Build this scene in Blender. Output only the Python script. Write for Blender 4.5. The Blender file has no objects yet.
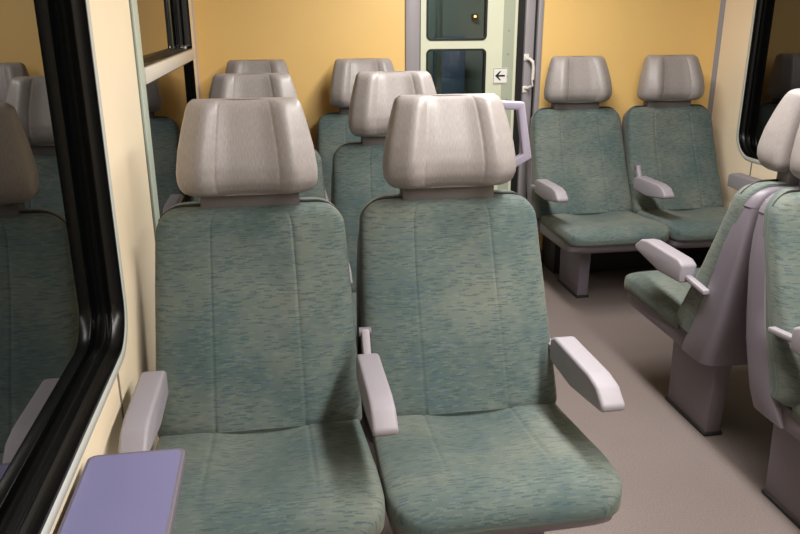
import bpy, bmesh, math, random
from mathutils import Vector, Matrix
random.seed(4)
S = bpy.context.scene
COL = S.collection
PI = math.pi

# ------------------------------------------------------------------ camera
FPX, PITCH, YAW, ROLL, CAMH = 754.7, math.radians(18.239), math.radians(9.248), math.radians(-.204), 1.3737
cd = bpy.data.cameras.new('camera'); cam = bpy.data.objects.new('camera', cd); COL.objects.link(cam)
cd.sensor_fit = 'HORIZONTAL'; cd.sensor_width = 36.0; cd.lens = 36.0*FPX/800.0; cd.clip_start = .02
Rv = Vector((math.cos(YAW), -math.sin(YAW), 0)); F0 = Vector((math.sin(YAW), math.cos(YAW), 0)); Zv = Vector((0, 0, 1))
Fv = F0*math.cos(PITCH) - Zv*math.sin(PITCH); Uv = F0*math.sin(PITCH) + Zv*math.cos(PITCH)
R2 = Rv*math.cos(ROLL) + Uv*math.sin(ROLL); U2 = -Rv*math.sin(ROLL) + Uv*math.cos(ROLL)
m = Matrix.Identity(4)
for i in range(3):
    m[i][0] = R2[i]; m[i][1] = U2[i]; m[i][2] = -Fv[i]
m.translation = Vector((0, 0, CAMH))
cam.matrix_world = m
S.camera = cam

# ------------------------------------------------------------------ world and exposure
w = bpy.data.worlds.new('night'); S.world = w; w.use_nodes = True
w.node_tree.nodes['Background'].inputs[0].default_value = (.004, .004, .006, 1)
w.node_tree.nodes['Background'].inputs[1].default_value = 1.0
S.view_settings.view_transform = 'Standard'; S.view_settings.look = 'None'
S.view_settings.gamma = 1; S.view_settings.use_curve_mapping = False
S.view_settings.exposure = 0.0

# ------------------------------------------------------------------ ceiling lamps (light only; the fixtures are built further down)
def area(name, loc, sx, sy, power, colr):
    l = bpy.data.lights.new(name, 'AREA'); l.shape = 'RECTANGLE'; l.size = sx; l.size_y = sy
    l.energy = power; l.color = colr
    o = bpy.data.objects.new(name, l); o.location = loc; COL.objects.link(o); return o
WARM = (1.0, .975, .945)
LAMPS = [(1.02, -.9), (1.02, .35), (1.02, 1.6), (1.02, 2.95)]
for x, y in LAMPS:
    area('lamp_light', (x, y, 2.085), .20, 1.1, 32, WARM)

# ------------------------------------------------------------------ materials
def srgb(r, g, b):
    f = lambda c: (c/255/12.92) if c/255 <= .04045 else ((c/255+.055)/1.055)**2.4
    return (f(r), f(g), f(b), 1)
def mat(name, colr, rough=.5, spec=.5, metal=0, bump=0, bscale=200, var=0, vscale=6, sheen=0, emit=None, estr=0, ior=None):
    M = bpy.data.materials.new(name); M.use_nodes = True
    nt = M.node_tree; N = nt.nodes; L = nt.links; B = N['Principled BSDF']
    B.inputs['Base Color'].default_value = colr; B.inputs['Roughness'].default_value = rough
    B.inputs['Specular IOR Level'].default_value = spec; B.inputs['Metallic'].default_value = metal
    if ior: B.inputs['IOR'].default_value = ior
    if sheen: B.inputs['Sheen Weight'].default_value = sheen; B.inputs['Sheen Roughness'].default_value = .45
    if emit: B.inputs['Emission Color'].default_value = emit; B.inputs['Emission Strength'].default_value = estr
    tc = N.new('ShaderNodeTexCoord')
    if var:
        n = N.new('ShaderNodeTexNoise'); n.inputs['Scale'].default_value = vscale; n.inputs['Detail'].default_value = 5
        L.new(tc.outputs['Object'], n.inputs['Vector'])
        h = N.new('ShaderNodeHueSaturation'); h.inputs['Color'].default_value = colr
        mr = N.new('ShaderNodeMapRange'); mr.inputs[1].default_value = .3; mr.inputs[2].default_value = .7
        mr.inputs[3].default_value = 1-var; mr.inputs[4].default_value = 1+var
        L.new(n.outputs['Fac'], mr.inputs[0]); L.new(mr.outputs[0], h.inputs['Value']); L.new(h.outputs[0], B.inputs['Base Color'])
    if bump:
        n = N.new('ShaderNodeTexNoise'); n.inputs['Scale'].default_value = bscale; n.inputs['Detail'].default_value = 3
        L.new(tc.outputs['Object'], n.inputs['Vector'])
        b = N.new('ShaderNodeBump'); b.inputs['Strength'].default_value = bump; b.inputs['Distance'].default_value = .002
        L.new(n.outputs['Fac'], b.inputs['Height']); L.new(b.outputs[0], B.inputs['Normal'])
    return M

def fabric_mat(name):
    """moquette: grey green ground, mottled, with short woven dashes laid in rows (UV is in metres)"""
    M = bpy.data.materials.new(name); M.use_nodes = True
    nt = M.node_tree; N = nt.nodes; L = nt.links; B = N['Principled BSDF']
    B.inputs['Roughness'].default_value = .85; B.inputs['Specular IOR Level'].default_value = .2
    B.inputs['Sheen Weight'].default_value = .25; B.inputs['Sheen Roughness'].default_value = .4
    B.inputs['Sheen Tint'].default_value = srgb(215, 205, 180)
    tc = N.new('ShaderNodeTexCoord')
    def noise(scale, detail=3, vec=None, sc=None):
        n = N.new('ShaderNodeTexNoise'); n.inputs['Scale'].default_value = scale; n.inputs['Detail'].default_value = detail
        if sc:
            mp = N.new('ShaderNodeMapping'); mp.inputs['Scale'].default_value = sc
            L.new(tc.outputs['UV'], mp.inputs['Vector']); L.new(mp.outputs[0], n.inputs['Vector'])
        else: L.new(tc.outputs['UV'], n.inputs['Vector'])
        return n
    def ramp(src, a, b, c0=(0,0,0,1), c1=(1,1,1,1)):
        r = N.new('ShaderNodeValToRGB'); r.color_ramp.elements[0].position = a; r.color_ramp.elements[1].position = b
        r.color_ramp.elements[0].color = c0; r.color_ramp.elements[1].color = c1
        L.new(src, r.inputs[0]); return r
    def mix(fac, a, b, k=None):
        x = N.new('ShaderNodeMix'); x.data_type = 'RGBA'
        if isinstance(fac, float): x.inputs[0].default_value = fac
        else: L.new(fac, x.inputs[0])
        for sock, v in ((x.inputs[6], a), (x.inputs[7], b)):
            if isinstance(v, tuple): sock.default_value = v
            else: L.new(v, sock)
        return x.outputs[2]
    oi = N.new('ShaderNodeObjectInfo')
    big_n = noise(4.5, 4); off = N.new('ShaderNodeVectorMath'); off.operation = 'MULTIPLY_ADD'
    cmb = N.new('ShaderNodeCombineXYZ')
    for i_ in range(3): L.new(oi.outputs['Random'], cmb.inputs[i_])
    L.new(cmb.outputs[0], off.inputs[0]); off.inputs[1].default_value = (13, 29, 7); L.new(tc.outputs['UV'], off.inputs[2])
    L.new(off.outputs[0], big_n.inputs['Vector'])
    big = ramp(big_n.outputs['Fac'], .36, .66)
    ground = mix(big.outputs[0], srgb(75, 90, 89), srgb(105, 111, 103))
    fine = ramp(noise(1, 2, sc=(400, 700, 1)).outputs['Fac'], .35, .65)
    ground = mix(fine.outputs[0], ground, mix(.14, ground, srgb(80, 98, 94)))
    def dashes(wd, ht, off, lo, hi, seed):
        b = N.new('ShaderNodeTexBrick'); b.offset = off; b.offset_frequency = 2; b.squash = 1
        b.inputs['Color1'].default_value = (0, 0, 0, 1); b.inputs['Color2'].default_value = (1, 1, 1, 1)
        b.inputs['Scale'].default_value = 1; b.inputs['Mortar Size'].default_value = 0
        b.inputs['Brick Width'].default_value = wd; b.inputs['Row Height'].default_value = ht
        mp = N.new('ShaderNodeMapping'); mp.inputs['Location'].default_value = (seed, seed*1.7, 0)
        wob = noise(25, 2)
        va = N.new('ShaderNodeVectorMath'); va.operation = 'MULTIPLY_ADD'; va.inputs[1].default_value = (0, .0008, 0)
        L.new(wob.outputs['Color'], va.inputs[0]); L.new(tc.outputs['UV'], va.inputs[2])
        L.new(va.outputs[0], mp.inputs['Vector']); L.new(mp.outputs[0], b.inputs['Vector'])
        return ramp(b.outputs['Color'], lo, hi)
    d1 = dashes(.019, .0029, .37, .875, .90, 11.3)
    d2 = dashes(.022, .0032, .61, .90, .92, 23.7)
    d3 = dashes(.015, .0038, .43, .80, .84, 37.1)
    patch = ramp(noise(14, 2).outputs['Fac'], .42, .60)
    c = mix(d3.outputs[0], ground, mix(.07, ground, srgb(165, 172, 158)))
    c = mix(d1.outputs[0], c, mix(.50, c, srgb(52, 68, 72)))
    blue = mix(patch.outputs[0], srgb(72, 84, 104), srgb(48, 78, 82))
    c = mix(d2.outputs[0], c, mix(.55, c, blue))
    L.new(c, B.inputs['Base Color'])
    bp = N.new('ShaderNodeBump'); bp.inputs['Strength'].default_value = .25; bp.inputs['Distance'].default_value = .001
    L.new(noise(1, 2, sc=(500, 700, 1)).outputs['Fac'], bp.inputs['Height']); L.new(bp.outputs[0], B.inputs['Normal'])
    return M

def headrest_mat():
    M = mat('headrest_leathercloth', srgb(166, 155, 149), .42, .45)
    nt = M.node_tree; N = nt.nodes; L = nt.links; B = N['Principled BSDF']
    tc = N['Texture Coordinate']
    mp = N.new('ShaderNodeMapping'); mp.inputs['Scale'].default_value = (420, 60, 1)
    n = N.new('ShaderNodeTexNoise'); n.inputs['Scale'].default_value = 1; n.inputs['Detail'].default_value = 3
    L.new(tc.outputs['UV'], mp.inputs[0]); L.new(mp.outputs[0], n.inputs['Vector'])
    r = N.new('ShaderNodeValToRGB'); r.color_ramp.elements[0].position = .3; r.color_ramp.elements[1].position = .7
    r.color_ramp.elements[0].color = srgb(138, 131, 129); r.color_ramp.elements[1].color = srgb(155, 148, 145)
    L.new(n.outputs['Fac'], r.inputs[0]); L.new(r.outputs[0], B.inputs['Base Color'])
    b = N.new('ShaderNodeBump'); b.inputs['Strength'].default_value = .25; b.inputs['Distance'].default_value = .001
    L.new(n.outputs['Fac'], b.inputs['Height']); L.new(b.outputs[0], B.inputs['Normal'])
    return M

def floor_mat():
    M = mat('floor_lino', srgb(128, 118, 114), .5, .35)
    nt = M.node_tree; N = nt.nodes; L = nt.links; B = N['Principled BSDF']; tc = N['Texture Coordinate']
    n = N.new('ShaderNodeTexNoise'); n.inputs['Scale'].default_value = 240; n.inputs['Detail'].default_value = 4
    n2 = N.new('ShaderNodeTexNoise'); n2.inputs['Scale'].default_value = 2.2; n2.inputs['Detail'].default_value = 5
    for q in (n, n2): L.new(tc.outputs['Object'], q.inputs['Vector'])
    r = N.new('ShaderNodeValToRGB'); r.color_ramp.elements[0].position = .36; r.color_ramp.elements[1].position = .62
    r.color_ramp.elements[0].color = srgb(106, 96, 93); r.color_ramp.elements[1].color = srgb(124, 113, 109)
    L.new(n.outputs['Fac'], r.inputs[0])
    mx = N.new('ShaderNodeMix'); mx.data_type = 'RGBA'; mx.blend_type = 'MULTIPLY'; mx.inputs[0].default_value = .35
    r2 = N.new('ShaderNodeValToRGB'); r2.color_ramp.elements[0].position = .35; r2.color_ramp.elements[1].position = .6
    r2.color_ramp.elements[0].color = (.75, .72, .7, 1)
    L.new(n2.outputs['Fac'], r2.inputs[0]); L.new(r.outputs[0], mx.inputs[6]); L.new(r2.outputs[0], mx.inputs[7])
    L.new(mx.outputs[2], B.inputs['Base Color'])
    return M

def glass_mat(name, tint, rough=.015, ior=1.5):
    M = bpy.data.materials.new(name); M.use_nodes = True
    B = M.node_tree.nodes['Principled BSDF']
    B.inputs['Base Color'].default_value = tint; B.inputs['Roughness'].default_value = rough
    B.inputs['Transmission Weight'].default_value = 1; B.inputs['IOR'].default_value = ior
    return M

M_FAB = fabric_mat('seat_moquette')
M_HEAD = headrest_mat()
M_SHELL = mat('shell_grey', srgb(112, 105, 114), .42, .5, bump=.15, bscale=400)
M_ARM = mat('armrest_grey', srgb(146, 140, 147), .5, .45, bump=.2, bscale=500)
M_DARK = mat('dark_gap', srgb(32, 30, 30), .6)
M_POST = mat('headrest_post_grey', srgb(104, 98, 97), .5)
M_LILAC = mat('handle_lilac', srgb(146, 139, 156), .4)
M_TABLE = mat('table_lilac', srgb(118, 115, 152), .42, .5, var=.02, vscale=9)
M_TRIMG = mat('table_rim', srgb(104, 98, 108), .5)
M_OCHRE = mat('end_wall_ochre', srgb(233, 194, 122), .38, .45, var=.02, vscale=3)
M_CREAM = mat('side_wall_cream', srgb(238, 221, 192), .42, .45, var=.015, vscale=3)
M_FRAME = mat('window_frame_grey', srgb(186, 188, 182), .4)
M_STRIP = mat('frame_grey_green', srgb(176, 184, 170), .42)
M_RAIL = mat('rail_pale', srgb(206, 198, 186), .35)
M_RUB = mat('black_rubber', srgb(9, 9, 9), .27, .35)
M_PANE = mat('night_glass', srgb(3, 4, 4), .012, .5, ior=1.85)
M_DOORF = mat('door_frame_grey', srgb(142, 137, 140), .4)
M_DOOR = mat('door_pale_green', srgb(206, 208, 184), .42, var=.03, vscale=5)
M_DOOR2 = mat('door_edge_green', srgb(164, 170, 150), .42)
M_WHITE = mat('white_plastic', srgb(214, 208, 202), .35)
M_SIGNW = mat('sign_white', srgb(226, 224, 216), .5)
M_BLACK = mat('black_print', srgb(14, 14, 14), .5)
M_DGLASS = glass_mat('door_glass', (.70, .78, .78, 1))
M_FLOOR = floor_mat()
M_CEIL = mat('ceiling_white', srgb(216, 208, 194), .6)
M_BLUE = mat('blue_upholstery', srgb(52, 72, 96), .8)
M_VEST = mat('vestibule_wall', srgb(104, 116, 110), .6)
M_METAL = mat('brushed_metal', srgb(170, 168, 162), .3, metal=.9)
M_DIFF = mat('lamp_diffuser', srgb(240, 235, 225), .5, emit=(1, .9, .77, 1), estr=3.0)
M_ORANGE = mat('orange_lamp', srgb(255, 170, 60), .5, emit=(1, .45, .1, 1), estr=6.0)

# ------------------------------------------------------------------ helpers
def obj(name, bm, material, parent=None, smooth=True, angle=40):
    bmesh.ops.recalc_face_normals(bm, faces=bm.faces[:])
    me = bpy.data.meshes.new(name); bm.to_mesh(me); bm.free()
    if material: me.materials.append(material)
    if smooth:
        me.polygons.foreach_set('use_smooth', [True]*len(me.polygons))
        try: me.set_sharp_from_angle(angle=math.radians(angle))
        except Exception: pass
    o = bpy.data.objects.new(name, me); COL.objects.link(o)
    if parent: o.parent = parent
    return o
def struct(name, bm, material, parent=None, **k):
    o = obj(name, bm, material, parent, **k)
    if not parent: o['kind'] = 'structure'
    return o
def tag(o, label, cat, group=None):
    o['label'] = label; o['category'] = cat
    if group: o['group'] = group
    return o
def thing(name, label, cat, loc=(0, 0, 0), rz=0, group=None):
    o = bpy.data.objects.new(name, None); COL.objects.link(o); o.location = loc; o.rotation_euler = (0, 0, rz)
    o.empty_display_size = .1
    return tag(o, label, cat, group)
def add_box(bm, x0, x1, y0, y1, z0, z1, bev=0, seg=2):
    vs = [bm.verts.new(p) for p in ((x0,y0,z0),(x1,y0,z0),(x1,y1,z0),(x0,y1,z0),(x0,y0,z1),(x1,y0,z1),(x1,y1,z1),(x0,y1,z1))]
    fs = [bm.faces.new([vs[i] for i in q]) for q in ((0,3,2,1),(4,5,6,7),(0,1,5,4),(1,2,6,5),(2,3,7,6),(3,0,4,7))]
    if bev:
        es = list({e for f in fs for e in f.edges})
        bmesh.ops.bevel(bm, geom=es, offset=bev, segments=seg, profile=.5, affect='EDGES')
    return bm
def box(*a, **k): return add_box(bmesh.new(), *a, **k)
def add_prism(bm, poly, x0, x1, plane='yz', bev=0, seg=2, ease=1.0):
    """closed polygon extruded along the axis the plane leaves out"""
    def P(a, b, c):
        return {'yz': (c, a, b), 'xz': (a, c, b), 'xy': (a, b, c)}[plane]
    v0 = [bm.verts.new(P(a, b, x0)) for a, b in poly]; v1 = [bm.verts.new(P(a, b, x1)) for a, b in poly]
    n = len(poly); fs = [bm.faces.new(v0[::-1]), bm.faces.new(v1)]
    for i in range(n): fs.append(bm.faces.new((v0[i], v0[(i+1) % n], v1[(i+1) % n], v1[i])))
    bmesh.ops.recalc_face_normals(bm, faces=fs)
    if bev:
        es = list({e for f in fs for e in f.edges})
        bmesh.ops.bevel(bm, geom=es, offset=bev, segments=seg, profile=.5, affect='EDGES', clamp_overlap=True)
    return bm
def prism(*a, **k): return add_prism(bmesh.new(), *a, **k)
def add_tube(bm, pts, r, n=10):
    rings = []
    for i, p in enumerate(pts):
        p = Vector(p); a = Vector(pts[max(i-1, 0)]); b = Vector(pts[min(i+1, len(pts)-1)])
        d = (b-a).normalized(); up = Vector((0, 0, 1)) if abs(d.z) < .9 else Vector((1, 0, 0))
        s = d.cross(up).normalized(); t = s.cross(d)
        rings.append([bm.verts.new(p + r*(math.cos(2*PI*k/n)*s + math.sin(2*PI*k/n)*t)) for k in range(n)])
    for a, b in zip(rings, rings[1:]):
        for k in range(n): bm.faces.new((a[k], a[(k+1) % n], b[(k+1) % n], b[k]))
    bm.faces.new(rings[0][::-1]); bm.faces.new(rings[-1])
    return bm

XI = sorted(set([round(math.sin(math.radians(a)), 5) for a in range(-90, 91, 6)]))
def pad(stations, axis, pf=4.0, pb=4.0, disp=None, seams=()):
    """upholstered body lofted through stations (s, half_width, lo, hi). axis 'v': s is height, lo..hi run back to front;
    axis 'h': s runs back to front, lo..hi is height. Local front is -y."""
    xi = sorted(set(XI + [round(q + d, 5) for q in seams for d in (-.035, -.014, 0, .014, .035)]))
    bm = bmesh.new(); uvl = bm.loops.layers.uv.new('UVMap')
    rings = []; coords = {}
    arc = 0; prev = None
    for si, (s, hw, lo, hi) in enumerate(stations):
        mid = (lo+hi)/2; h = (hi-lo)/2
        if prev: arc += math.hypot(s-prev[0], hi-prev[1])
        prev = (s, hi)
        front = []
        for x in xi:
            t = mid + h*max(0, 1-abs(x)**pf)**(1/pf)
            if disp: t += disp(x, si/(len(stations)-1), s)*min(1, h/.02)
            front.append((x*hw, t))
        back = [(x*hw, mid - h*max(0, 1-abs(x)**pb)**(1/pb)) for x in XI[1:-1][::-1]]
        loop = front + back
        lens = [0]
        for a, b in zip(loop, loop[1:]): lens.append(lens[-1]+math.hypot(b[0]-a[0], b[1]-a[1]))
        c0 = lens[len(front)//2]
        ring = []
        for (x, t), l in zip(loop, lens):
            v = bm.verts.new((x, -t, s) if axis == 'v' else (x, -s, t)); coords[v] = (l-c0, arc); ring.append(v)
        rings.append(ring)
    n = len(rings[0])
    for a, b in zip(rings, rings[1:]):
        for k in range(n): bm.faces.new((a[k], a[(k+1) % n], b[(k+1) % n], b[k]))
    bm.faces.new(rings[0][::-1]); bm.faces.new(rings[-1])
    for f in bm.faces:
        for l in f.loops: l[uvl].uv = coords[l.vert]
    return bm

def lerp(tab, s):
    if s <= tab[0][0]: return tab[0][1]
    for (a, va), (b, vb) in zip(tab, tab[1:]):
        if s <= b: return va + (vb-va)*(s-a)/(b-a)
    return tab[-1][1]
def smoothtab(tab, s, r=.02): return sum(lerp(tab, s+k*r) for k in (-1, -.5, 0, .5, 1))/5

# ------------------------------------------------------------------ room shell
XL, XR, YE, YB, ZC = -.378, 2.475, 4.06, -3.2, 2.12
struct('floor', box(XL-.06, XR+.06, YB-.06, YE+1.7, -.06, 0), M_FLOOR)
struct('ceiling', box(XL-.06, XR+.06, YB-.06, YE+1.7, ZC, ZC+.05), M_CEIL)

def rrect(a0, a1, b0, b1, r, n=8):
    pts = []
    for cx, cy, st in ((a1-r, b1-r, 0), (a0+r, b1-r, 90), (a0+r, b0+r, 180), (a1-r, b0+r, 270)):
        for k in range(n+1):
            t = math.radians(st + 90*k/n); pts.append((cx+r*math.cos(t), cy+r*math.sin(t)))
    return pts
def wall_with_holes(outer, holes, mapf, thick_vec):
    bm = bmesh.new(); es = []
    for lp in [outer]+holes:
        vs = [bm.verts.new(mapf(*p)) for p in lp]
        es += [bm.edges.new((vs[i], vs[(i+1) % len(vs)])) for i in range(len(vs))]
    bmesh.ops.triangle_fill(bm, edges=es, use_beauty=True, use_dissolve=False)
    base = bm.faces[:]
    d = bmesh.ops.duplicate(bm, geom=bm.verts[:]+bm.edges[:]+bm.faces[:])
    vm = d['vert_map']
    nv = [g for g in d['geom'] if isinstance(g, bmesh.types.BMVert)]
    for v in nv: v.co += Vector(thick_vec)
    for e in es:
        a, b = e.verts
        bm.faces.new((a, b, vm[b], vm[a]))
    return bm
def ring_profile(rect, r, prof, mapf):
    """closed profile [(inward offset, depth)] swept round a rounded rectangle"""
    bm = bmesh.new(); a0, a1, b0, b1 = rect; loops = []
    for off, dep in prof:
        loops.append([bm.verts.new(mapf(a, b, dep)) for a, b in rrect(a0+off, a1-off, b0+off, b1-off, max(.004, r-off))])
    n = len(loops[0]); m_ = len(loops)
    for j in range(m_):
        A = loops[j]; B = loops[(j+1) % m_]
        for k in range(n): bm.faces.new((A[k], A[(k+1) % n], B[(k+1) % n], B[k]))
    return bm

# side windows: (index, side, y0, y1, z0, z1, radius)
W1 = (.10, 1.74, .655, 1.60, .095)
W2 = (2.37, 3.88, .612, 1.60, .02)
W3 = (2.00, 3.755, .668, 1.60, .12)
def side_wall(name, X, sgn, wins):
    mp = lambda a, b: (X, a, b)
    outer = [(YB, 0), (YE, 0), (YE, ZC), (YB, ZC)]
    holes = [rrect(w_[0], w_[1], w_[2], w_[3], w_[4]) for w_ in wins]
    return struct(name, wall_with_holes(outer, holes, mp, (sgn*.06, 0, 0)), M_CREAM, smooth=False)
side_wall('wall_left', XL, -1, [W1, W2])
side_wall('wall_right', XR, 1, [W3])
def window(name, X, sgn, w_, frame=True, fmat=M_FRAME, fw=.026, g=.046):
    y0, y1, z0, z1, r = w_
    mp = lambda a, b, d: (X - sgn*d, a, b)          # d > 0 into the room
    pane = struct(name, ring_like_pane(X + sgn*g, w_), M_PANE)
    # ribbed rubber seal down the reveal
    prof = [(-.0008, .0005), (-.0008, .0042), (.006, .0042), (.006, -.38*g), (.011, -.45*g), (.011, -.58*g), (.007, -.65*g), (.007, -.80*g), (.013, -.87*g), (.013, -g+.0005), (0, -g+.0005)]
    rb = ring_profile((y0, y1, z0, z1), r, prof, mp); o = obj('window_seal', rb, M_RUB, pane, angle=60)
    if frame:
        prof = [(-fw, 0), (-fw, .003), (-fw+.004, .006), (-.004, .006), (-.001, .0045), (-.001, 0)]
        obj('window_frame', ring_profile((y0, y1, z0, z1), r, prof, mp), fmat, pane, angle=50)
    return pane
def ring_like_pane(x, w_):
    bm = bmesh.new(); lp = rrect(w_[0]+.002, w_[1]-.002, w_[2]+.002, w_[3]-.002, max(.004, w_[4]-.002))
    add_prism(bm, lp, x, x + (.006 if x > 0 else -.006), 'yz'); return bm
window('window_1', XL, -1, W1)
w2 = window('window_2', XL, -1, (W2[0], W2[1], 1.236, 1.60, .02), frame=False, g=.052)
window('window_4', XL, -1, (W2[0], W2[1], W2[2], 1.192, .02), frame=False, g=.020)
window('window_3', XR, 1, W3, fw=.022)
# window 2: flat stile on its near side, sash rail across
struct('trim_1', box(XL, XL+.008, 2.285, 2.37, .10, 1.75, bev=.003), M_STRIP)
struct('trim_2', box(XL, XL+.003, 2.280, 2.287, .10, 1.75), mat('seam_green', srgb(120, 128, 120), .5))
obj('sash_rail', box(XL-.052, XL+.012, 2.371, 3.88, 1.190, 1.238, bev=.006), M_RAIL, w2)
sr = bmesh.new(); add_box(sr, XL-.04, XL-.014, 3.78, 3.82, 1.234, 1.254, bev=.004)
obj('sash_latch', sr, M_METAL, w2)
# divided reveal of the opening sash (upright bar in the dark reveal)
obj('sash_stile', box(XL-.054, XL-.046, 3.56, 3.58, 1.24, 1.598, bev=.002), mat('sash_dark_metal', srgb(70, 72, 62), .3), w2)
# panel seams below the windows
M_SEAM = mat('panel_seam', srgb(128, 122, 112), .5)
struct('trim_3', box(XL, XL+.003, 1.600, 1.607, .06, .628), M_SEAM)
struct('trim_4', box(XR-.003, XR, 3.605, 3.612, .06, .645), M_SEAM)

# end wall with the doorway
DX0, DX1, DZ = .693, 1.430, 1.98
ewb = bmesh.new()
add_box(ewb, XL, DX0, YE, YE+.06, 0, ZC); add_box(ewb, DX1, XR, YE, YE+.06, 0, ZC); add_box(ewb, DX0, DX1, YE, YE+.06, DZ, ZC)
struct('wall_end', ewb, M_OCHRE, smooth=False)
struct('wall_back', box(XL-.06, XR+.06, YB-.06, YB, 0, ZC), M_VEST, smooth=False)
struct('trim_5', prism([(XR-.020, YE), (XR, YE-.020), (XR, YE)], 0, ZC, 'xy'), M_DOORF)
struct('trim_6', prism([(XL+.010, YE), (XL, YE-.010), (XL, YE)], 0, ZC, 'xy'), mat('corner_trim', srgb(196, 176, 160), .4))
for nm, a in (('baseboard_left', (XL, XL+.012, YB, YE, 0, .08)), ('baseboard_right', (XR-.012, XR, YB, YE, 0, .08)),
              ('baseboard_end', (DX1, XR-.012, YE-.012, YE, 0, .08))):
    struct(nm, box(*a, bev=.003), M_SHELL)
# vestibule beyond the door, dim
vb = bmesh.new()
add_box(vb, XL-.06, XL, YE+.06, YE+1.7, 0, ZC); add_box(vb, XR, XR+.06, YE+.06, YE+1.7, 0, ZC); add_box(vb, XL-.06, XR+.06, YE+1.7, YE+1.75, 0, ZC)
struct('wall_vestibule', vb, M_VEST, smooth=False)

# doorway: jambs, sliding door
jb = bmesh.new()
add_box(jb, DX0, .769, YE-.012, YE+.07, 0, DZ, bev=.004)
struct('trim_7', jb, M_DOORF)
struct('trim_8', box(1.341, 1.392, YE-.012, YE+.07, 0, DZ, bev=.004), M_DOORF)
struct('trim_9', box(1.408, DX1+.008, YE-.016, YE+.07, 0, DZ, bev=.006), M_DOORF)
struct('trim_10', box(1.385, 1.416, YE+.004, YE+.05, 0, DZ), M_BLACK)
DY = YE+.012
door_w = [rrect(.812, 1.131, 1.265, 1.86, .022), rrect(.812, 1.131, .62, 1.214, .022)]
door = struct('door_1', wall_with_holes([(.777, .01), (1.303, .01), (1.303, DZ-.01), (.777, DZ-.01)], door_w, lambda a, b: (a, DY, b), (0, .035, 0)), M_DOOR, smooth=False)
for rc in ((.812, 1.131, 1.265, 1.86), (.812, 1.131, .62, 1.214)):
    prof = [(-.005, 0), (-.005, .003), (.006, .003), (.006, -.03), (-.001, -.03)]
    g = obj('door_gasket', ring_profile(rc, .022, [(o_, d_) for o_, d_ in prof], lambda a, b, d: (a, DY-d, b)), M_BLACK, door)
    obj('pane', prism(rrect(*rc, .022), DY+.012, DY+.018, 'xz'), M_DGLASS, door)
obj('door_edge_strip', box(1.225, 1.287, DY-.003, DY, .02, DZ-.02), M_DOOR2, door)
obj('door_seal', box(1.3035, 1.3405, DY-.004, DY+.03, .0, DZ), M_BLACK, door)
obj('door_seal', box(.7695, .7765, DY-.004, DY+.03, .0, DZ), M_BLACK, door)
rv = bmesh.new()
for z in (1.31, 1.19, 1.07, .95, .83): add_tube(rv, [(1.256, DY-.002, z), (1.256, DY-.006, z)], .004, 8)
obj('rivet', rv, M_METAL, door)
# handle on the jamb
hd = thing('door_handle', 'pale vertical grab handle with two mounts on the right jamb of the door', 'handle', (1.352, YE-.012, 1.088))
hb = bmesh.new()
hp = [(.0, -.004, .078), (.012, -.026, .076), (.026, -.040, .062)] + [(.028, -.042, z) for z in (.03, 0, -.03)] + [(.026, -.040, -.062), (.012, -.026, -.076), (0, -.004, -.078)]
add_tube(hb, hp, .0085, 12); obj('grip', hb, M_WHITE, hd)
for z in (.084, -.084):
    obj('mount', box(-.015, .015, -.008, 0, z-.018, z+.018, bev=.004), M_WHITE, hd)
# arrow sign on the door
sx, sz = 1.217, 1.076
sg = thing('arrow_sign', 'small white square sticker with a black left arrow on the pale door', 'sign', (sx, DY-.0035, sz))
obj('plate', box(-.036, .036, -.002, .0002, -.036, .036), M_SIGNW, sg, smooth=False)
ar = bmesh.new()
add_box(ar, -.012, .022, -.0028, -.0020, -.0042, .0042)
add_prism(ar, [(-.026, 0), (-.004, .021), (.004, .021), (-.010, .004), (-.010, -.004), (.004, -.021), (-.004, -.021)], -.0028, -.0020, 'xz')
obj('arrow', ar, M_BLACK, sg, smooth=False)
bd = bmesh.new()
for a in ((-.034, .034, .0325, .034), (-.034, .034, -.034, -.0325), (-.034, -.0325, -.034, .034), (.0325, .034, -.034, .034)):
    add_box(bd, a[0], a[1], -.0026, -.0020, a[2], a[3])
obj('border', bd, M_BLACK, sg, smooth=False)

for c_ in sg.children: c_.scale = (1.14, 1, 1.14)
# beyond the door: dim vestibule with blue seats and a small orange lamp
area('vestibule_fill', (1.0, YE+.9, ZC-.03), .3, .3, 17, (.95, 1.0, .98))  # added fill without a fixture, brightens the view through the door panes
ol = thing('signal_lamp', 'tiny orange lamp glowing behind the upper door window', 'lamp', (1.50, YE+1.66, 1.385))
obj('lens', box(-.008, .008, -.012, .0, -.007, .007, bev=.003), M_ORANGE, ol)
obj('holder', box(-.02, .02, -.001, .040, -.02, .02, bev=.004), M_BLACK, ol)
struct('trim_12', box(1.16, 1.40, YE+1.50, YE+1.56, 0, 1.25, bev=.02), M_BLUE)
struct('trim_13', box(1.05, 1.09, YE+.9, YE+.96, 0, ZC, bev=.01), M_VEST)
struct('underseat_shade_box', box(1.50, XR-.02, YE-.22, YE-.013, 0, .26, bev=.01), M_DARK)  # added dark box standing in for the deep shade under the end-row seats
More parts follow.
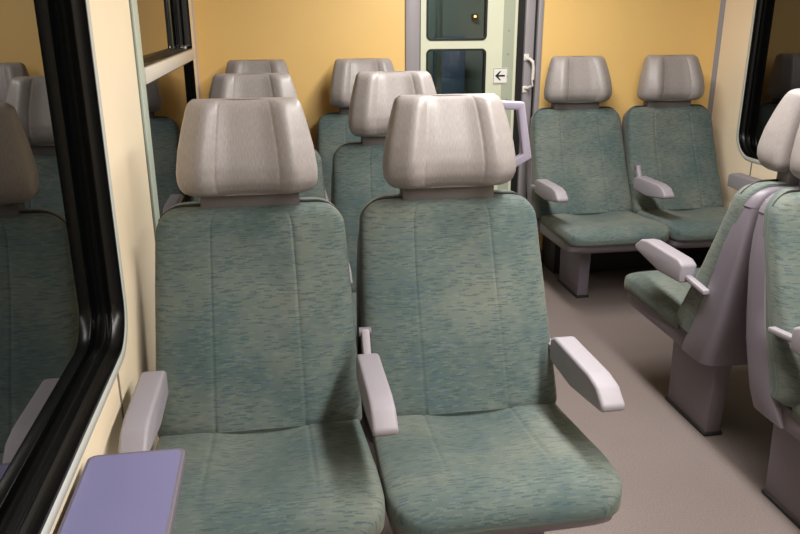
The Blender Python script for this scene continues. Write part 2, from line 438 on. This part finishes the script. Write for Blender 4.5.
# ceiling lamps, luggage racks
for i, (x, y) in enumerate(LAMPS):
    t = thing('ceiling_light', 'long flat fluorescent ceiling light above the aisle', 'light', (x, y, ZC), 0, 'ceiling lights above the aisle')
    obj('housing', box(-.13, .13, -.58, .58, -.020, 0, bev=.006), M_WHITE, t)
    obj('diffuser', box(-.11, .11, -.56, .56, -.030, -.0201, bev=.004), M_DIFF, t)
for X0, X1, nm in ((XL, XL+.30, 'left'), (XR-.30, XR, 'right')):
    rk = thing('luggage_rack', 'grey luggage rack along the %s wall above the windows' % nm, 'rack', ((X0+X1)/2, 1.1, 1.74))
    hw = (X1-X0)/2
    obj('shelf', box(-hw, hw, -2.6, 2.6, -.012, .0, bev=.003), M_CEIL, rk)
    sgn = 1 if nm == 'left' else -1
    ed = bmesh.new(); add_tube(ed, [(sgn*(hw+.014), -2.6, .0), (sgn*(hw+.014), 2.6, .0)], .016, 12)
    obj('edge_rail', ed, M_METAL, rk)

# ------------------------------------------------------------------ seats
# side profile: u runs from the back plane (0) to the front, z is height
B_FRONT = [(.395, .345), (.42, .335), (.60, .235), (.75, .165), (.90, .105), (.96, .085)]
B_BACK = [(.39, .17), (.55, .11), (.75, .045), (.96, .015)]
def backrest_bm():
    zt, rr = .914, .066; st = []
    zs = [.368, .372, .38, .40, .42] + [.42 + (.86-.42)*k/16 for k in range(1, 17)]
    zs += [zt - rr + rr*math.sin(math.radians(a)) for a in (8, 16, 24, 32, 40, 48, 56, 63, 70, 76, 81, 85, 88, 90)]
    zs = sorted(set(round(z, 5) for z in zs if z <= zt))
    for z in zs:
        W = lerp([(.37, .260), (.46, .259), (.60, .2555), (.72, .252), (.86, .244), (.94, .236)], z)
        if z > zt-rr: W = W - rr + math.sqrt(max(0, rr*rr-(z-(zt-rr))**2))
        lo = smoothtab(B_BACK, z); hi = smoothtab(B_FRONT, z)
        k = 1.0
        if z > zt-.028: k = math.sqrt(max(0.03, 1-((z-(zt-.028))/.028)**2))
        if z < .385: k = .8 + .2*(z-.368)/.017
        hi = lo + (hi-lo)*(.25+.75*k) if z > .5 else lo + (hi-lo)*k
        st.append((z, W, lo, hi))
    def disp(x, f, s):
        ax = abs(x); d = 0
        edge = min(1, max(0, (.914-s)/.10)) * min(1, max(0, (s-.40)/.06))
        d += -.011*math.exp(-(ax/.36)**4)*edge                       # centre panel sunk between bolsters
        d += -.0028*math.exp(-((ax-.43)/.016)**2)*min(1, max(0, (.91-s)/.02))
        d += .010*math.exp(-((s-.56)/.10)**2)*math.exp(-(ax/.5)**4)    # lumbar swell
        return d
    return pad(st, 'v', pf=5, pb=6, disp=disp, seams=(-.43, .43))
def cushion_bm():
    st = []; u0, u1, rr = .30, .765, .105
    us = [u0, u0+.01, u0+.03] + [u0+.03 + (u1-rr-u0-.03)*k/10 for k in range(1, 11)]
    us += [u1-rr+rr*math.sin(math.radians(a)) for a in (6, 12, 18, 25, 32, 39, 46, 53, 60, 66, 72, 78, 83, 87, 90)]
    for u in us:
        W = lerp([(.30, .250), (.45, .259), (.58, .264), (.75, .265)], u)
        if u > u1-rr: W = W - rr*1.0 + rr*(max(0, 1-((u-(u1-rr))/rr)**2.4))**(1/2.4)
        hi = smoothtab([(.28, .405), (.36, .402), (.50, .412), (.62, .425), (.70, .422), (.78, .405)], u, .03)
        lo = .335
        if u > u1-.055:
            k = 1-math.sqrt(max(0, 1-((u-(u1-.055))/.055)**2))
            hi = hi - (hi-.368)*k; lo = lo + .025*k
        st.append((u, W, lo, hi))
    def disp(x, f, s):
        ax = abs(x); e = min(1, max(0, (.70-s)/.16))
        return (-.014*math.exp(-(ax/.38)**4)*e - .003*math.exp(-((ax-.46)/.018)**2)*e)
    return pad(st, 'h', pf=5, pb=6, disp=disp, seams=(-.46, .46))
def headrest_bm():
    zb, zt = .944, 1.181; st = []
    zs = [zb + (zt-zb)*(.5-.5*math.cos(PI*k/26)) for k in range(27)]
    for z in zs:
        f = (z-zb)/(zt-zb)
        W = lerp([(0, .152), (.03, .164), (.08, .173), (.16, .1775), (.26, .178), (.5, .170), (.75, .156), (.90, .146), (.96, .141), (1, .129)], f)
        lo = lerp([(0, .022), (.1, .008), (1, .004)], f)
        hi = lerp([(0, .105), (.06, .130), (.16, .146), (.30, .148), (.5, .136), (.7, .118), (.85, .101), (.93, .090), (.98, .075), (1, .055)], f)
        if f > .93: lo += .022*((f-.93)/.07)**2
        if f < .06: lo += .01*(1-f/.06)
        st.append((z, W, lo, hi))
    def disp(x, f, s):
        ax = abs(x); e = min(1, f/.10)*min(1, (1-f)/.06)
        d = .016*math.exp(-((ax-.66)/.15)**2)*e                        # forward wings
        d += -.010*math.exp(-(ax/.40)**6)*e
        d += -.0022*math.exp(-((ax-.45)/.026)**2)*min(1, f/.03)
        return d
    return pad(st, 'v', pf=4.0, pb=5, disp=disp, seams=(-.45, .45))
def back_shell_bm():
    st = []; zt, rr = .905, .070
    zs = [.290, .295, .31, .34, .40, .48, .55, .62, .70, .78, .86] + [zt-rr+rr*math.sin(math.radians(a)) for a in (10, 20, 30, 40, 50, 60, 68, 76, 82, 87, 90)]
    for z in zs:
        W = lerp([(.27, .248), (.34, .260), (.50, .262), (.75, .252), (.86, .240), (.95, .232)], z)
        if z > zt-rr: W = W-rr+math.sqrt(max(0, rr*rr-(z-(zt-rr))**2))
        lo = smoothtab([(.27, .115), (.49, .045), (.72, .0), (1, .0)], z, .03)
        hi = smoothtab([(.27, .290), (.40, .215), (.55, .155), (.86, .072), (.95, .055)], z, .03)
        if z > .896: lo += .006*(z-.896)/.015
        st.append((z, W, lo, hi))
    return pad(st, 'v', pf=14, pb=5)
def piping_bm():
    zt, rr = .9145, .067; pts = []
    def W(z):
        v = lerp([(.37, .260), (.46, .259), (.60, .2555), (.72, .252), (.86, .244), (.94, .236)], z) - .001
        if z > zt-rr: v = v-rr+math.sqrt(max(0, rr*rr-(z-(zt-rr))**2))
        return v
    zs = [zt-rr+rr*math.sin(math.radians(a)) for a in (25, 35, 45, 60, 72, 82, 90)]
    side = [(W(z), -(smoothtab([(.27, .290), (.40, .215), (.55, .155), (.86, .072), (.95, .055)], z, .03)+.004), z) for z in zs]
    pts = side + [(-x, y, z) for x, y, z in side[::-1]]
    return add_tube(bmesh.new(), pts, .0032, 8)
def seat_shell_bm():
    st = []
    for u, w_, lo, hi in ((.20, .225, .280, .36), (.22, .238, .270, .362), (.30, .246, .274, .362), (.50, .252, .282, .364), (.64, .254, .286, .366), (.69, .250, .291, .366), (.715, .238, .300, .365), (.730, .212, .315, .364), (.738, .185, .335, .362)):
        st.append((u, w_, lo, hi))
    return pad(st, 'h', pf=10, pb=5)
ARM_POLY = [(-.305, .515), (-.305, .577), (-.335, .590), (-.550, .592), (-.600, .584), (-.642, .553), (-.638, .536), (-.56, .524), (-.45, .508)]
MESH = {}
def part(key, name, builder, material, parent, loc=None):
    if key not in MESH:
        o = obj(name, builder(), material, parent); MESH[key] = o
    else:
        o = MESH[key].copy(); COL.objects.link(o); o.parent = parent
    if loc: o.location = loc
    return o
def armrest(parent, x, width, key, raised=0):
    a = part('arm'+key, 'armrest', lambda: prism(ARM_POLY, -width/2, width/2, 'yz', bev=.010, seg=4), M_ARM, parent, (x, 0, 0))
    if key == 'c':
        part('linkc', 'armrest_link', lambda: prism([(-.39, .540), (-.335, .570), (-.292, .634), (-.280, .638), (-.270, .628), (-.276, .600), (-.325, .530)], -.010, .010, 'yz', bev=.004), M_ARM, a)
        part('pivotc', 'pivot', lambda: add_tube(bmesh.new(), [(-.015, -.280, .626), (.015, -.280, .626)], .012, 14), M_SHELL, a)
    elif key == 'a':
        part('link'+key, 'armrest_link', lambda: prism([(-.37, .532), (-.37, .550), (-.19, .530), (-.19, .514)], -.012, .012, 'yz', bev=.004), M_ARM, a)
    return a
def seat(label, x, y, rz=0, arms=(), pedestal=None, grab=False, group=None, beam=None, arm_back=0, ped_fwd=0, arm_up=0):
    """arms: list of (local x, width, key)"""
    t = thing('train_seat', label, 'seat', (x, y, 0), rz, group)
    part('cush', 'seat_cushion', cushion_bm, M_FAB, t)
    b = part('back', 'backrest', backrest_bm, M_FAB, t)
    h = part('head', 'headrest', headrest_bm, M_HEAD, t)
    part('post', 'headrest_post', lambda: box(-.128, .128, -.078, -.018, .90, .975, bev=.008), M_POST, t)
    part('piping', 'piping', piping_bm, M_DARK, b)
    part('shell', 'back_shell', back_shell_bm, M_SHELL, t)
    part('pan', 'seat_shell', seat_shell_bm, M_SHELL, t)
    for ax, aw, k in arms:
        a_ = armrest(t, ax, aw, k); a_.location.z = arm_up; a_.location.y = arm_back - {'w': .030, 'c': .018}.get(k, 0)
    if pedestal is not None:
        def ped():
            return prism([(-.165, .0), (-.425, .0), (-.435, .285), (-.150, .285)], -.029, .029, 'yz', bev=.006)
        p = part('ped', 'pedestal', ped, M_SHELL, t, (pedestal, -ped_fwd, 0))
        part('foot', 'foot_plate', lambda: box(-.034, .034, -.432, -.158, .0, .014, bev=.003), M_DARK, p)
    if beam is not None:                       # cantilever bracket to the side wall
        k = 'beam%.3f' % beam
        part(k, 'wall_bracket', lambda: box(min(beam, .10*(1 if beam > 0 else -1)), max(beam, .10*(1 if beam > 0 else -1)), -.40, -.22, .235, .290, bev=.006), M_SHELL, t)
    if grab:
        def gb():
            bm = bmesh.new()
            pth = [(.09, 1.153), (.208, 1.146), (.232, 1.008), (.12, .945)]
            wd = [.011, .011, .012, .011]; L_, R_ = [], []
            for i, p in enumerate(pth):
                a = Vector(pth[max(0, i-1)]); c = Vector(pth[min(3, i+1)]); p = Vector(p)
                d1 = (p-a).normalized() if i else (c-p).normalized(); d2 = (c-p).normalized() if i < 3 else d1
                n1 = Vector((-d1.y, d1.x)); n2 = Vector((-d2.y, d2.x)); nn = (n1+n2).normalized(); q = wd[i]/max(.4, nn.dot(n1))
                L_.append(tuple(p+nn*q)); R_.append(tuple(p-nn*q))
            add_prism(bm, L_+R_[::-1], -.036, -.010, 'xz', bev=.005, seg=3); return bm
        part('grab', 'grab_handle', gb, M_LILAC, t)
    return t

xA, xB, xC, xD = -.076, .455, 1.600, 2.132
AW = .058
Y1, Y2, Y3, Y4, YA = 2.04, 2.98, 3.98, 1.922, 1.930
G = 'train seats in pairs'
def left_pair(y, names, grab):
    seat(names[0], xA, y, arms=[(-.240, .056, 'w')], beam=XL-xA+.002)
    seat(names[1], xB, y, arms=[(-.261, .056, 'c'), (.254, AW, 'a')], pedestal=.17, grab=grab)
left_pair(Y1, ('large green train seat nearest the camera, beside the window and the lilac table',
               'large green train seat nearest the camera on the aisle side, with lilac grab handle'), True)
left_pair(Y2, ('green train seat by the left window in the middle row, only headrest and shoulder showing',
               'green train seat in the middle row on the left, directly behind the front aisle seat'), False)
left_pair(Y3, ('leftmost green train seat against the ochre end wall, in the last row by the window',
               'green train seat against the ochre end wall just left of the doorway'), False)
seat('green train seat against the ochre end wall just right of the doorway', xC, Y3, arms=[(-.268, AW, 'a')], pedestal=-.085, ped_fwd=.10)
seat('green train seat in the far right corner, against the ochre end wall', xD, Y3, arms=[(-.265, .056, 'c'), (.265, .060, 'w')], beam=XR-xD-.002)
# back to back pairs across the aisle
seat('green train seat seen side-on with its back to the right edge, facing the end wall', xC-.012, YA, PI, arms=[(.268, AW, 'a')], pedestal=.155, arm_back=.06, arm_up=.022)
seat('green train seat facing the end wall beside the right window, behind the aisle seat', xD, YA, PI, arms=[(.265, .056, 'c')], beam=-(XR-xD-.002))
seat('green train seat cut off by the right edge of the photo, facing the camera', xC-.014, Y4, arms=[(-.268, AW, 'a')], pedestal=-.155, arm_up=.035)
seat('green train seat facing the camera by the right window, beyond the photo edge', xD, Y4, arms=[(-.265, .056, 'c')], beam=XR-xD-.002)

# ------------------------------------------------------------------ wall table
tb = thing('window_table', 'small lilac table with grey rim fixed to the wall below the near left window', 'table', (-.283, 1.262, .628))
def trounded(x0, x1, y0, y1, r):
    return rrect(x0, x1, y0, y1, r, 5)
obj('rim', prism(trounded(-.082, .089, -.46, 0, .016), -.022, -.001, 'xy', bev=.004), M_TRIMG, tb)
obj('tabletop', prism(trounded(-.0755, .0825, -.452, -.0095, .012), -.002, .0008, 'xy'), M_TABLE, tb, smooth=False)
obj('wall_bracket', box(-.09, .05, -.40, -.06, -.060, -.0221, bev=.008), M_SHELL, tb)
